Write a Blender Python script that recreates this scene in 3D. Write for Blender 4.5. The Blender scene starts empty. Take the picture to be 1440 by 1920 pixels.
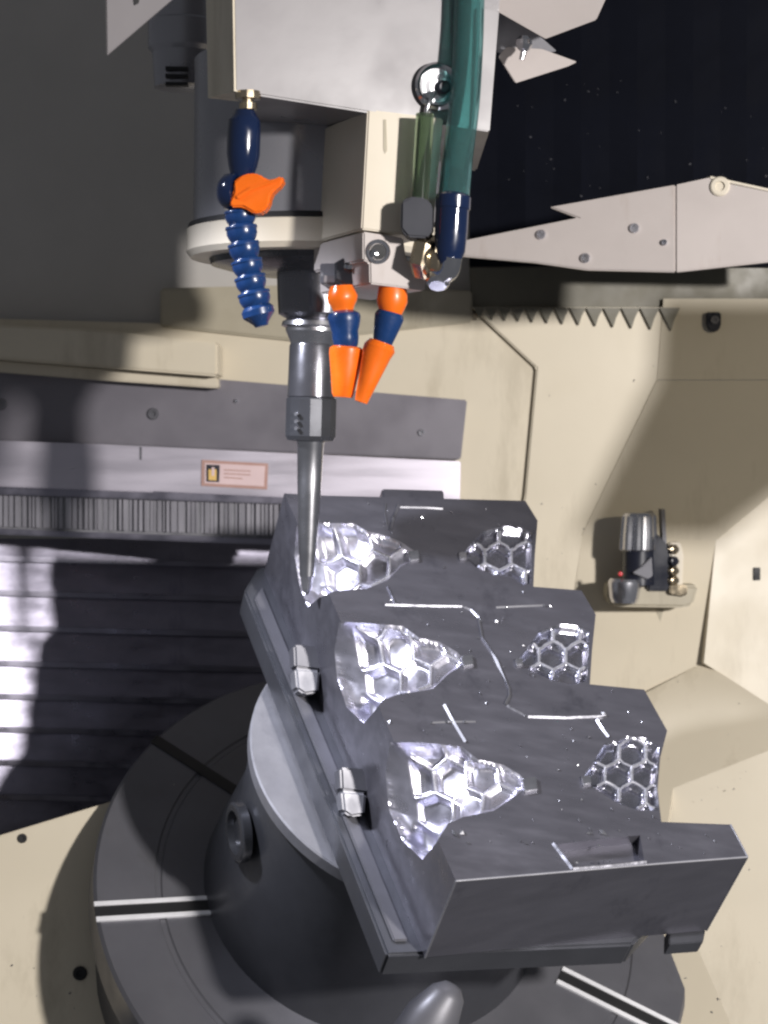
import bpy, bmesh, math, random
import numpy as np
from mathutils import Vector, Matrix, geometry as G
random.seed(7)
SC = bpy.context.scene
COL = SC.collection
# ------------------------------------------------------------------ camera
F = 3600.0                       # focal length in pixels of the 1440 x 1920 photograph
TH = math.atan(110 / F)          # slight downward pitch, horizon at row 850
CZ = 1.30
cam_d = bpy.data.cameras.new('camera')
cam = bpy.data.objects.new('camera', cam_d); COL.objects.link(cam)
cam.location = (0, 0, CZ); cam.rotation_euler = (math.pi / 2 - TH, 0, 0)
cam_d.sensor_fit = 'VERTICAL'; cam_d.sensor_height = 24; cam_d.lens = 24 * F / 1920
cam_d.clip_start = 0.05; cam_d.clip_end = 60
cam_d.dof.use_dof = True; cam_d.dof.focus_distance = 2.08; cam_d.dof.aperture_fstop = 5.0
SC.camera = cam
# ------------------------------------------------------------------ world (dim shop light coming in at the open door)
w = bpy.data.worlds.new('World'); SC.world = w; w.use_nodes = True
bg = w.node_tree.nodes['Background']
bg.inputs[0].default_value = (0.90, 0.92, 1.0, 1); bg.inputs[1].default_value = 0.135
# ------------------------------------------------------------------ machine lamp, right of the door
ld = bpy.data.lights.new('machine_lamp', 'POINT'); ld.energy = 520; ld.color = (1.0, 0.955, 0.93); ld.shadow_soft_size = 0.085
lo = bpy.data.objects.new('machine_lamp', ld); COL.objects.link(lo); lo.location = (1.76, -0.40, 1.73)
# second, narrow work lamp high on the left cabin wall, aimed at the mold
la = bpy.data.lights.new('left_work_lamp', 'SPOT'); la.energy = 130; la.color = (0.86, 0.88, 1.0); la.shadow_soft_size = 0.05
la.spot_size = math.radians(34); la.spot_blend = 0.7
lao = bpy.data.objects.new('left_work_lamp', la); COL.objects.link(lao); lao.location = (-0.80, 1.75, 1.95)
lao.rotation_euler = (Vector((-0.02, 2.12, 1.10)) - lao.location).to_track_quat('-Z', 'Y').to_euler()
SC.view_settings.view_transform = 'Standard'; SC.view_settings.look = 'None'
SC.view_settings.exposure = 0.0; SC.view_settings.gamma = 1.0
SC.cycles.filter_width = 2.4
SC.cycles.max_bounces = 8
# ------------------------------------------------------------------ pixel helpers
def ray(px, py):
    a = (px - 720) / F; b = (960 - py) / F
    d = Vector((a, math.cos(TH) + b * math.sin(TH), -math.sin(TH) + b * math.cos(TH)))
    return d / d.y
O = Vector((0, 0, CZ))
def pt(px, py, y): return O + ray(px, py) * y
class Plane:
    def __init__(s, p, n): s.p = Vector(p); s.n = Vector(n).normalized()
    def at(s, px, py):
        d = ray(px, py); return O + d * ((s.p - O).dot(s.n) / d.dot(s.n))
def depth(y): return Plane((0, y, CZ), (0, -1, 0))
def plane3(a, b, c):
    n = (b - a).cross(c - a).normalized()
    if n.dot(a - O) > 0: n = -n
    return Plane(a, n)
def proj(v):
    v = v - O; c, s = math.cos(TH), math.sin(TH)
    z = v.y * c - v.z * s; u = v.y * s + v.z * c
    return (720 + F * v.x / z, 960 - F * u / z)
# ------------------------------------------------------------------ materials
def mat(name, col, rough=0.5, metal=0.0, var=0.12, vs=9.0, bump=0.0, bs=60.0, spec=0.5, stretch=None, coat=0.0, rvar=0.12, stain=None, trans=0.0):
    m = bpy.data.materials.new(name); m.use_nodes = True
    nt = m.node_tree; N = nt.nodes; L = nt.links; b = N['Principled BSDF']
    b.inputs['Roughness'].default_value = rough; b.inputs['Metallic'].default_value = metal
    b.inputs['Specular IOR Level'].default_value = spec
    b.inputs['Coat Weight'].default_value = coat
    if trans: b.inputs['Transmission Weight'].default_value = trans
    tc = N.new('ShaderNodeTexCoord'); mp = N.new('ShaderNodeMapping'); L.new(tc.outputs['Object'], mp.inputs[0])
    if stretch: mp.inputs['Scale'].default_value = stretch
    n1 = N.new('ShaderNodeTexNoise'); n1.inputs['Scale'].default_value = vs; n1.inputs['Detail'].default_value = 6; n1.inputs['Roughness'].default_value = 0.62
    L.new(mp.outputs[0], n1.inputs['Vector'])
    rp = N.new('ShaderNodeValToRGB')
    rp.color_ramp.elements[0].position = 0.3; rp.color_ramp.elements[1].position = 0.7
    lo_ = [c * (1 - var) for c in col]; hi = [min(1, c * (1 + var)) for c in col]
    rp.color_ramp.elements[0].color = (*lo_, 1); rp.color_ramp.elements[1].color = (*hi, 1)
    L.new(n1.outputs['Fac'], rp.inputs[0])
    last = rp.outputs[0]
    if stain:
        n3 = N.new('ShaderNodeTexNoise'); n3.inputs['Scale'].default_value = stain[1]; n3.inputs['Detail'].default_value = 8; n3.inputs['Roughness'].default_value = 0.7
        mp3 = N.new('ShaderNodeMapping'); mp3.inputs['Scale'].default_value = (1, 1, 0.25); L.new(tc.outputs['Object'], mp3.inputs[0]); L.new(mp3.outputs[0], n3.inputs['Vector'])
        r3 = N.new('ShaderNodeValToRGB'); r3.color_ramp.elements[0].position = stain[2]; r3.color_ramp.elements[1].position = stain[2] + 0.12
        r3.color_ramp.elements[0].color = (0, 0, 0, 1); r3.color_ramp.elements[1].color = (stain[3],) * 3 + (1,)
        L.new(n3.outputs['Fac'], r3.inputs[0])
        mx = N.new('ShaderNodeMixRGB'); mx.inputs['Color2'].default_value = (*stain[0], 1); L.new(r3.outputs[0], mx.inputs['Fac']); L.new(last, mx.inputs['Color1']); last = mx.outputs[0]
    L.new(last, b.inputs['Base Color'])
    n2 = N.new('ShaderNodeTexNoise'); n2.inputs['Scale'].default_value = vs * 2.7; n2.inputs['Detail'].default_value = 5
    L.new(mp.outputs[0], n2.inputs['Vector'])
    mr = N.new('ShaderNodeMapRange'); mr.inputs['From Min'].default_value = 0.3; mr.inputs['From Max'].default_value = 0.7
    mr.inputs['To Min'].default_value = max(0.02, rough - rvar); mr.inputs['To Max'].default_value = min(1, rough + rvar)
    L.new(n2.outputs['Fac'], mr.inputs['Value']); L.new(mr.outputs[0], b.inputs['Roughness'])
    if bump:
        n4 = N.new('ShaderNodeTexNoise'); n4.inputs['Scale'].default_value = bs; n4.inputs['Detail'].default_value = 4
        L.new(mp.outputs[0], n4.inputs['Vector'])
        bp = N.new('ShaderNodeBump'); bp.inputs['Strength'].default_value = bump; bp.inputs['Distance'].default_value = 0.004
        L.new(n4.outputs['Fac'], bp.inputs['Height']); L.new(bp.outputs[0], b.inputs['Normal'])
    return m
M = {}
M['cream'] = mat('cream_paint', (0.64, 0.575, 0.445), 0.42, 0, 0.05, 3, 0.03, 25, stain=((0.33, 0.28, 0.19), 6, 0.55, 0.40))
M['cream_side'] = mat('cream_paint_side', (0.62, 0.56, 0.44), 0.45, 0, 0.05, 3, 0.03, 25, stain=((0.33, 0.28, 0.19), 5, 0.55, 0.4))
M['column'] = mat('grey_column_paint', (0.45, 0.43, 0.40), 0.5, 0, 0.08, 3, 0.03, 20)
M['head'] = mat('head_paint', (0.205, 0.193, 0.198), 0.38, 0, 0.03, 4, 0.02, 30, stain=((0.45, 0.40, 0.36), 6, 0.62, 0.3))
M['plate'] = mat('plate_paint', (0.50, 0.455, 0.43), 0.40, 0, 0.06, 6, 0.03, 30, stain=((0.36, 0.29, 0.24), 9, 0.58, 0.5))
M['ivory'] = mat('ivory_paint', (0.66, 0.60, 0.49), 0.4, 0, 0.04, 5, 0.02, 30, stain=((0.45, 0.38, 0.27), 10, 0.64, 0.5))
M['panelgrey'] = mat('panel_grey', (0.20, 0.19, 0.215), 0.38, 0.25, 0.08, 5, 0.03, 40)
M['stainless'] = mat('stainless_sheet', (0.56, 0.53, 0.60), 0.36, 0.6, 0.08, 5, 0.05, 30, stretch=(0.3, 1, 2.5))
M['cover'] = mat('way_cover_steel', (0.27, 0.26, 0.32), 0.37, 0.95, 0.22, 9, 0.16, 14, stretch=(0.9, 1, 1.6), stain=((0.16,0.15,0.20),13,0.56,0.7))
M['covertop'] = mat('way_cover_lip', (0.30, 0.29, 0.35), 0.36, 0.95, 0.1, 10)
M['moldtop'] = mat('ground_mold_steel', (0.19, 0.187, 0.215), 0.37, 0.75, 0.10, 5, 0.02, 22, rvar=0.12, stretch=(1, 5, 5), stain=((0.09, 0.09, 0.11), 12, 0.56, 0.6))
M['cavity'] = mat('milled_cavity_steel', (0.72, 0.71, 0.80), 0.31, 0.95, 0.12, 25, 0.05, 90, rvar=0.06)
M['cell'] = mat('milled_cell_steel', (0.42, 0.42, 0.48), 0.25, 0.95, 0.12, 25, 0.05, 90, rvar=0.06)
M['rim'] = mat('ridge_steel', (0.62, 0.62, 0.67), 0.30, 0.7, 0.2, 40, 0.04, 90, rvar=0.08)
M['sillshade'] = mat('dark_olive_shade', (0.15, 0.14, 0.105), 0.5, 0, 0.15, 12)  # shade under the guard plate put into the colour
M['glint'] = mat('chamfer_steel', (0.38, 0.38, 0.42), 0.42, 0.95, 0.55, 45, 0.10, 70, rvar=0.15)
M['edge'] = mat('slot_edge_glare', (0.84, 0.84, 0.86), 0.38, 0.1, 0.12, 20, 0.03, 60)  # glare of the machined slot edges put into the white
M['ground'] = mat('ground_tool_steel', (0.62, 0.62, 0.65), 0.27, 1.0, 0.06, 10, rvar=0.05)
M['bright'] = mat('bright_machined_steel', (0.66, 0.66, 0.70), 0.22, 0.95, 0.1, 20, 0.04, 80, rvar=0.06)
M['cast'] = mat('dark_fixture_steel', (0.085, 0.088, 0.10), 0.42, 0.5, 0.15, 8, 0.06, 30)
M['castgrey'] = mat('grey_table_iron', (0.135, 0.135, 0.15), 0.40, 0.35, 0.12, 6, 0.05, 30, stain=((0.10, 0.10, 0.10), 8, 0.58, 0.5))
M['pallet'] = mat('pallet_face_steel', (0.25, 0.25, 0.27), 0.5, 0.4, 0.15, 14, 0.06, 60, stain=((0.16, 0.16, 0.18), 14, 0.55, 0.5))
M['holder'] = mat('tool_holder_steel', (0.20, 0.20, 0.22), 0.25, 0.85, 0.1, 12, 0.02, 60, rvar=0.06)
M['chrome'] = mat('polished_steel', (0.66, 0.66, 0.68), 0.12, 1.0, 0.04, 10, 0.0, rvar=0.04)
M['darksteel'] = mat('black_oxide_steel', (0.085, 0.087, 0.096), 0.27, 0.6, 0.1, 10, rvar=0.06)
M['housing'] = mat('spindle_housing', (0.32, 0.32, 0.345), 0.28, 0.5, 0.1, 5, 0.03, 15)
M['black'] = mat('black_rubber', (0.0035, 0.0042, 0.0075), 0.6, 0, 0.3, 5, 0.05, 20, spec=0.04)
M['blackp'] = mat('black_plastic', (0.014, 0.016, 0.026), 0.3, 0, 0.1, 10)
M['hexgrey'] = mat('grey_plastic_nut', (0.05, 0.052, 0.062), 0.5, 0, 0.06, 10)
M['blue'] = mat('blue_hose_plastic', (0.007, 0.032, 0.115), 0.28, 0, 0.2, 30, 0.06, 90, coat=0.3)
M['navy'] = mat('navy_hose_plastic', (0.005, 0.013, 0.045), 0.18, 0, 0.1, 20, coat=0.4)
M['orange'] = mat('orange_hose_plastic', (0.80, 0.145, 0.008), 0.33, 0, 0.08, 20, 0.02, 60, coat=0.2)
M['brass'] = mat('brassy_nickel', (0.50, 0.42, 0.30), 0.22, 0.95, 0.1, 20)
M['label'] = mat('label_paper', (0.72, 0.55, 0.55), 0.4, 0, 0.05, 20)
M['labelrim'] = mat('label_rim', (0.46, 0.28, 0.24), 0.4, 0, 0.05, 20)
M['labelblack'] = mat('label_black', (0.02, 0.02, 0.03), 0.4)
M['labelyellow'] = mat('label_yellow', (0.75, 0.50, 0.16), 0.4)
M['red'] = mat('red_lens', (0.6, 0.05, 0.06), 0.2, 0)
M['dark'] = mat('dark_gap', (0.012, 0.012, 0.013), 0.6)
M['toolsetter'] = mat('setter_paint_step_shade', (0.40, 0.36, 0.27), 0.4, 0, 0.08, 10, stain=((0.22, 0.19, 0.13), 10, 0.58, 0.5))
M['ribs'] = mat('rib_steel', (0.40, 0.39, 0.43), 0.32, 0.5, 0.25, 40, stretch=(1, 1, 0.1))
# translucent green hose
gm = bpy.data.materials.new('green_tube'); gm.use_nodes = True
nt = gm.node_tree; b = nt.nodes['Principled BSDF']
ng = nt.nodes.new('ShaderNodeTexNoise'); ng.inputs['Scale'].default_value = 14
rg = nt.nodes.new('ShaderNodeValToRGB'); rg.color_ramp.elements[0].color = (0.20, 0.46, 0.45, 1); rg.color_ramp.elements[1].color = (0.30, 0.58, 0.57, 1)
nt.links.new(ng.outputs['Fac'], rg.inputs[0]); nt.links.new(rg.outputs[0], b.inputs['Base Color'])
b.inputs['Roughness'].default_value = 0.12; b.inputs['Transmission Weight'].default_value = 0.9; b.inputs['IOR'].default_value = 1.07
b.inputs['Coat Weight'].default_value = 0.5
M['green'] = gm
g2 = gm.copy(); g2.name = 'olive_tube'; r2 = [n for n in g2.node_tree.nodes if n.type == 'VALTORGB'][0]
r2.color_ramp.elements[0].color = (0.20, 0.27, 0.19, 1); r2.color_ramp.elements[1].color = (0.28, 0.36, 0.26, 1)
M['olive'] = g2
# ------------------------------------------------------------------ object helpers
def tag(o, label=None, cat=None, group=None, kind=None):
    if label: o['label'] = label
    if cat: o['category'] = cat
    if group: o['group'] = group
    if kind: o['kind'] = kind
    return o
def thing(name, loc, label, cat, group=None):
    o = bpy.data.objects.new(name, None); COL.objects.link(o); o.location = loc; o.empty_display_size = 0.02
    return tag(o, label, cat, group)
def world_loc(o):
    v = Vector((0, 0, 0))
    while o: v += o.location; o = o.parent
    return v
def link(name, bm, m, parent=None, smooth=False, loc=None, angle=None):
    """world-space bmesh -> object whose origin sits at loc (or at its own centre)"""
    bmesh.ops.recalc_face_normals(bm, faces=bm.faces)
    me = bpy.data.meshes.new(name)
    vs = [v.co for v in bm.verts]
    c = Vector(loc) if loc is not None else (sum(vs, Vector()) / max(1, len(vs)))
    bmesh.ops.translate(bm, verts=bm.verts, vec=-c)
    bm.to_mesh(me); bm.free()
    if smooth:
        for p in me.polygons: p.use_smooth = True
        if angle is not None: me.set_sharp_from_angle(angle=angle)
    me.materials.append(M[m] if isinstance(m, str) else m)
    o = bpy.data.objects.new(name, me); COL.objects.link(o)
    if parent is not None:
        o.parent = parent; o.location = c - world_loc(parent)
    else: o.location = c
    return o
def loft(name, rings, m, parent=None, cap=True, smooth=True, angle=0.6, loc=None):
    bm = bmesh.new(); R = [[bm.verts.new(p) for p in r] for r in rings]
    n = len(rings[0])
    for a, b_ in zip(R, R[1:]):
        for i in range(n):
            bm.faces.new((a[i], a[(i + 1) % n], b_[(i + 1) % n], b_[i]))
    if cap: bm.faces.new(R[0]); bm.faces.new(R[-1])
    return link(name, bm, m, parent, smooth, loc, angle)
def prism(name, poly, plane, thick, m, parent=None, bevel=0.0, vec=None, loc=None, seg=2):
    pts = [plane.at(*p) if not isinstance(p, Vector) else p for p in poly]
    v = vec if vec is not None else -plane.n * thick
    bm = bmesh.new()
    a = [bm.verts.new(p) for p in pts]; b_ = [bm.verts.new(p + v) for p in pts]
    n = len(a); bm.faces.new(a); bm.faces.new(b_[::-1])
    for i in range(n): bm.faces.new((a[i], b_[i], b_[(i + 1) % n], a[(i + 1) % n]))
    bmesh.ops.recalc_face_normals(bm, faces=bm.faces)
    if bevel: bmesh.ops.bevel(bm, geom=bm.edges[:], offset=bevel, segments=seg, affect='EDGES', clamp_overlap=True)
    return link(name, bm, m, parent, False, loc)
def frame_of(ax):
    ax = ax.normalized(); t = Vector((1, 0, 0)) if abs(ax.x) < 0.8 else Vector((0, 1, 0))
    u = ax.cross(t).normalized(); return u, ax.cross(u).normalized()
def ring(c, ax, r, n=32, ph=0.0):
    u, v = frame_of(ax)
    return [c + (u * math.cos(ph + 2 * math.pi * i / n) + v * math.sin(ph + 2 * math.pi * i / n)) * r for i in range(n)]
def lathe_px(name, prof, y, m, parent=None, n=40, angle=0.5, ph=0.0, loc=None):
    """profile of (px, py, half width in px) round one straight axis at distance y"""
    cs = [pt(p[0], p[1], y) for p in prof]; ax = cs[-1] - cs[0]
    return loft(name, [ring(c, ax, max(p[2], 0.2) * y / F, n, ph) for c, p in zip(cs, prof)], m, parent, angle=angle, loc=loc)
def lathe(name, c0, ax, prof, m, parent=None, n=40, angle=0.5, ph=0.0, loc=None):
    """profile of (distance along axis, radius)"""
    ax = ax.normalized()
    return loft(name, [ring(c0 + ax * s, ax, max(r, 1e-4), n, ph) for s, r in prof], m, parent, angle=angle, loc=loc)
def tube(name, pts, r, m, parent=None, n=20, loc=None, inner=None):
    pts = [Vector(p) for p in pts]
    for _ in range(2):                                   # Chaikin smoothing
        q = [pts[0]]
        for a, b_ in zip(pts, pts[1:]): q += [a.lerp(b_, .25), a.lerp(b_, .75)]
        pts = q + [pts[-1]]
    ax0 = pts[-1] - pts[0]; u, v = frame_of(ax0)
    def rings(rr):
        out = []
        for i, c in enumerate(pts):
            t = (pts[min(i + 1, len(pts) - 1)] - pts[max(i - 1, 0)]).normalized()
            uu = (u - t * u.dot(t)).normalized(); vv = t.cross(uu)
            out.append([c + (uu * math.cos(2 * math.pi * k / n) + vv * math.sin(2 * math.pi * k / n)) * rr for k in range(n)])
        return out
    R = rings(r)
    if inner: R = R + rings(inner)[::-1]; R.append(R[0])
    return loft(name, R, m, parent, cap=not inner, loc=loc, angle=1.2)
def bolt(name, px, py, plane, r, m, parent=None, h=0.004):
    c = plane.at(px, py); n = plane.n
    return lathe(name, c - n * 0.002, n, [(0, r), (h, r), (h + .0015, r * .85), (h + .0015, r * .5), (h - .001, r * .48), (h - .001, .0001)], m, parent, n=20, angle=0.4)

# ================================================================== THE SETTING
BW = depth(2.80)
prism('wall_back', [(-120, -160), (1010, -160), (1010, 560), (1010, 1010), (-120, 1010)], BW, 0.03, 'column')['kind'] = 'structure'
bpy.data.objects['wall_back']['label'] = 'grey machine column wall behind the spindle'
# cream rear sheet right of the column, with the folded edge line
rear = prism('wall_rear_sheet', [(-60, 596), (300, 606), (560, 600), (886, 585), (1012, 676), (1012, 960), (990, 1420), (860, 1420), (700, 1000), (-60, 960)], depth(2.775), 0.012, 'cream', bevel=0.002)
tag(rear, 'cream painted sheet of the rear wall under the column', kind='structure')
shade = prism('wall_column_step', [(300, 540), (560, 534), (886, 545), (886, 604), (560, 640), (300, 612)], depth(2.765), 0.03, 'toolsetter', bevel=0.003)  # setter paint darkens the cream step for the half shadow across it
tag(shade, 'cream step of sheet metal across the column foot, half shadow in its colour', kind='structure')
# right-hand rear sheet and the folded side wall
RW = depth(2.765)
rs = prism('wall_right_sheet', [(884, 576), (1244, 576), (1234, 712), (1094, 1002), (1205, 1008), (1190, 1310), (1050, 1500), (850, 1500), (984, 930), (1006, 690)], RW, 0.02, 'cream', bevel=0.002)
tag(rs, 'bright cream sheet of the right rear wall', kind='structure')
E1, E2, E3 = RW.at(1244, 560), RW.at(1232, 712), RW.at(1092, 1002)
LP = Plane(E3, (-.12, -.99, .03)); PC = LP.at(1342, 1014)
SL = plane3(E2, E3, PC); SU = plane3(E1, E2, SL.at(1470, 712))
su = prism('wall_side_upper', [(1244, 560), (1232, 712), (1470, 712), (1470, 560)], SU, 0.012, 'cream_side')
tag(su, 'olive shaded upper side wall on the right', kind='structure')
sl = prism('wall_side_lower', [(1232, 713), (1092, 1002), (1342, 1014), (1470, 908), (1470, 713)], SL, 0.012, 'cream_side')
tag(sl, 'olive shaded sloping lower side wall on the right', kind='structure')
lp = prism('wall_below_setter', [(1092, 1002), (1342, 1014), (1320, 1242), (1212, 1298), (1100, 1380), (1040, 1380)], LP, 0.012, 'cream')
tag(lp, 'cream sheet behind the tool setter', kind='structure')
RP = Plane(PC, (0.16, -0.97, 0.1))
rp_ = prism('wall_right_panel', [(1342, 1014), (1470, 906), (1470, 1340), (1320, 1243)], RP, 0.012, 'cream_side')
tag(rp_, 'pale lit panel at the right edge below the side wall', kind='structure')
CH = Plane(LP.at(1320, 1242), (-0.28, -0.66, 0.62))
ch = prism('chip_chute', [(1000, 1390), (1212, 1298), (1320, 1242), (1480, 1345), (1480, 1392), (1262, 1478), (1240, 1620), (1400, 1990), (800, 1990), (700, 1500)], CH, 0.012, 'cream')
tag(ch, 'bright cream sloping chip chute on the right', kind='structure')
CH2 = plane3(CH.at(1262, 1478), CH.at(1480, 1392), CH.at(1400, 1990) + Vector((0.0, 0.22, -0.02)))
ch2 = prism('chip_chute_side', [(1262, 1478), (1480, 1392), (1480, 1990), (1400, 1990), (1240, 1700)], CH2, 0.012, 'cream_side')
tag(ch2, 'duller side slope of the chip chute at the right edge', kind='structure')
LF = Plane(pt(60, 1700, 2.42), (0.10, -0.95, 0.28))
lf = prism('chute_left', [(-120, 1600), (0, 1566), (190, 1508), (330, 1466), (330, 1990), (-120, 1990)], LF, 0.015, 'cream', bevel=0.002)
tag(lf, 'cream sloping sheet at the lower left under the way cover', kind='structure')
bolt('bolt', 150, 1825, LF, 0.009, 'dark', lf)
bolt('bolt', 42, 1572, LF, 0.006, 'dark', lf)

# added unseen pane right of the view: it dims the lamp on the side wall
tm = bpy.data.materials.new('shadow_pane_tint'); tm.use_nodes = True
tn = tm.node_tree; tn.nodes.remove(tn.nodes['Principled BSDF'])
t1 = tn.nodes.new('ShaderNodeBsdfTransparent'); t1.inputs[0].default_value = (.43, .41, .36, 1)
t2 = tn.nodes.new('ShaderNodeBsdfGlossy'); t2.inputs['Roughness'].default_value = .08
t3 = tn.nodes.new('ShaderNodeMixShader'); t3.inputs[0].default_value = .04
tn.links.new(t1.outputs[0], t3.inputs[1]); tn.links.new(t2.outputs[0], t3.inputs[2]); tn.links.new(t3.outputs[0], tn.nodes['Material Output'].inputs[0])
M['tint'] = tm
def toward_lamp(p, yy):
    L_ = lo.location; return p.lerp(L_, (p.y - yy) / (p.y - L_.y))
dw = thing('shadow_pane', (0.72, 2.0, 1.2), 'added tinted pane out of view that shades the right side wall', 'light blocker')
dpts = [toward_lamp(p, 2.0) for p in (RW.at(1234, 560), RW.at(1224, 712), RW.at(1080, 1004), PC, RP.at(1470, 906), SU.at(1700, 800), SU.at(1700, 560))]  # outline of the side wall's shadow carried back towards the lamp
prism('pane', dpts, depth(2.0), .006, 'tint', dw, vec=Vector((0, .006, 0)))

# ------------------------------------------------------------------ black rubber curtain, upper right
BC = Plane(pt(1150, 250, 2.62), (-0.12, -1, 0.0))
cur = thing('bellows_curtain', pt(1150, 480, 2.64), 'black rubber way bellows filling the upper right corner', 'bellows')
xs = [880, 985, 1090, 1195, 1300, 1400, 1500]
for a, b_ in zip(xs, xs[1:]):
    p = [BC.at(a, -120), BC.at(b_, -120), BC.at(b_, 500), BC.at(a, 500)]
    mid = [(p[0] + p[1]) / 2 - BC.n * 0.001, (p[3] + p[2]) / 2 - BC.n * 0.001]
    bm = bmesh.new(); V = [bm.verts.new(q) for q in (p[0], mid[0], p[1], p[2], mid[1], p[3])]
    W = [bm.verts.new(v.co - BC.n * 0.02) for v in V]
    bm.faces.new((V[0], V[1], V[4], V[5])); bm.faces.new((V[1], V[2], V[3], V[4]))
    bm.faces.new((W[0], W[1], W[4], W[5])); bm.faces.new((W[1], W[2], W[3], W[4]))
    for i in range(6): bm.faces.new((V[i], V[(i + 1) % 6], W[(i + 1) % 6], W[i]))
    link('fold', bm, 'black', cur)

# ------------------------------------------------------------------ pink guard plate with bolts
gA = Plane(pt(1100, 440, 2.37), (-0.30, -0.95, 0.10))
gp = thing('guard_plate', gA.at(1150, 500), 'pinkish bent guard plate with bolts below the black bellows', 'guard plate')
prism('plate', [(862, 452), (1082, 408), (1030, 388), (1266, 346), (1266, 510), (1100, 506), (1000, 492), (862, 480)], gA, 0.008, 'plate', gp, bevel=0.0015)
q0, q1 = gA.at(1266, 346), gA.at(1266, 510)
gB = plane3(q0, q1, q0 + Vector((0.1, -0.02, 0)))
prism('plate', [(1267, 346), (1332, 332), (1470, 362), (1470, 488), (1267, 510)], gB, 0.008, 'plate', gp, bevel=0.0015)
prism('top_flange', [gB.at(1332, 330), gB.at(1470, 360), gB.at(1470, 366), gB.at(1332, 338)], gB, 0.01, 'ivory', gp, vec=Vector((0, 0.06, 0.004)))
for px, py, pl, r in ((1015, 440, gA, .0062), (1190, 428, gA, .0062), (1098, 484, gA, .0062), (1350, 350, gB, .012), (1246, 455, gA, .004)):
    bolt('bolt', px, py, pl, r, 'bright' if r < .01 else 'ivory', gp)
# sill under it, shade in its dark olive, with zigzag shadow teeth
sill = thing('sill_strip', RW.at(1060, 600), 'sill with shade in its olive colour and zigzag shadow teeth above the bright wall', 'wiper strip')
prism('sill', [(880, 478), (1480, 478), (1480, 590), (1240, 577), (884, 579)], depth(2.775), 0.03, 'sillshade', sill, bevel=0.002)
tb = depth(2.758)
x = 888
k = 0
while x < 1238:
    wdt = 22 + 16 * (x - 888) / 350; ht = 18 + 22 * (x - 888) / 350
    prism('shadow_tooth', [(x, 577), (x + wdt, 577), (x + wdt * 0.72, 577 + ht * .55), (x + wdt * 0.55, 580 + ht)], tb, 0.008, 'sillshade', sill)  # zigzag shadow edge built as dark teeth
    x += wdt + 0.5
lk = thing('latch', SU.at(1338, 620), 'small dark oblong latch under the sill at the right', 'latch')
prism('plate', [(1324, 585), (1352, 585), (1352, 612), (1344, 622), (1332, 622), (1324, 612)], Plane(SU.at(1338, 600) + SU.n * .012, SU.n), 0.012, 'blackp', lk, bevel=0.002)
bolt('pin', 1340, 600, Plane(SU.at(1338, 600) + SU.n * .014, SU.n), 0.006, 'castgrey', lk)
sp = prism('slot_plate', [(1413, 1064), (1426, 1064), (1426, 1088), (1413, 1088)], Plane(RP.at(1420, 1075) + RP.n * .003, RP.n), 0.004, 'dark', bevel=.0008)
tag(sp, 'tiny dark slot plate on the lit right panel', 'slot')

# ------------------------------------------------------------------ rear panels on the left
cb = thing('cable_cover', pt(200, 720, 2.72), 'long cream cover box across the left of the rear wall', 'cover box')
prism('box', [(-120, 604), (178, 618), (408, 642), (408, 706), (180, 688), (-120, 664)], depth(2.69), 0.085, 'cream', cb, bevel=0.003)
prism('lip', [(-120, 666), (180, 690), (408, 708), (410, 728), (180, 712), (-120, 688)], depth(2.72), 0.05, 'cream_side', cb, bevel=0.002)
gpn = thing('grey_panel', pt(500, 860, 2.76), 'flat grey steel panel with bolts behind the tool', 'panel')
GP = depth(2.752)
prism('sheet', [(-120, 672), (150, 700), (420, 712), (876, 750), (864, 862), (150, 832), (-120, 824)], GP, 0.02, 'panelgrey', gpn, bevel=0.002)
for px, py, r in ((287, 776, .0085), (790, 811, .005), (443, 752, .003), (3, 758, .008)): bolt('bolt', px, py, GP, r, 'castgrey' if r > .006 else 'bright', gpn)
ssn = thing('stainless_panel', pt(400, 930, 2.755), 'shiny stainless strip panel carrying the small label', 'panel')
SSP = Plane(pt(300, 880, 2.728), (0.06, -1, 0.06))
prism('sheet', [(-120, 822), (150, 831), (864, 865), (862, 950), (530, 932), (-120, 908)], SSP, 0.012, 'stainless', ssn, bevel=0.0015)
prism('joint', [(262, 838), (266, 838), (266, 862), (262, 862)], Plane(SSP.p + SSP.n * .001, SSP.n), 0.003, 'castgrey', ssn)
lb = thing('warning_label', SSP.at(440, 915), 'pink framed label with a yellow pictogram on the stainless panel', 'label')
def on(pl, d): return Plane(pl.p + pl.n * d, pl.n)
prism('frame', [(378, 862), (503, 869), (501, 918), (377, 911)], on(SSP, .0015), .003, 'labelrim', lb, bevel=.0006)
prism('paper', [(384, 868), (497, 874), (495, 912), (383, 906)], on(SSP, .0025), .002, 'label', lb)
prism('pictogram', [(387, 871), (412, 872), (411, 904), (387, 903)], on(SSP, .0032), .0015, 'labelblack', lb)
prism('symbol', [(391, 880), (406, 880), (406, 901), (391, 900)], on(SSP, .0039), .0014, 'labelyellow', lb)
prism('symbol', [(397, 876), (402, 876), (402, 892), (397, 892)], on(SSP, .0045), .0014, 'label', lb)
for y0 in (880, 887, 894):
    prism('text_line', [(420, y0), (470 if y0 != 894 else 455, y0 + 2.5), (470 if y0 != 894 else 455, y0 + 4.5), (420, y0 + 2)], on(SSP, .003), .001, 'labelrim', lb)

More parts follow.
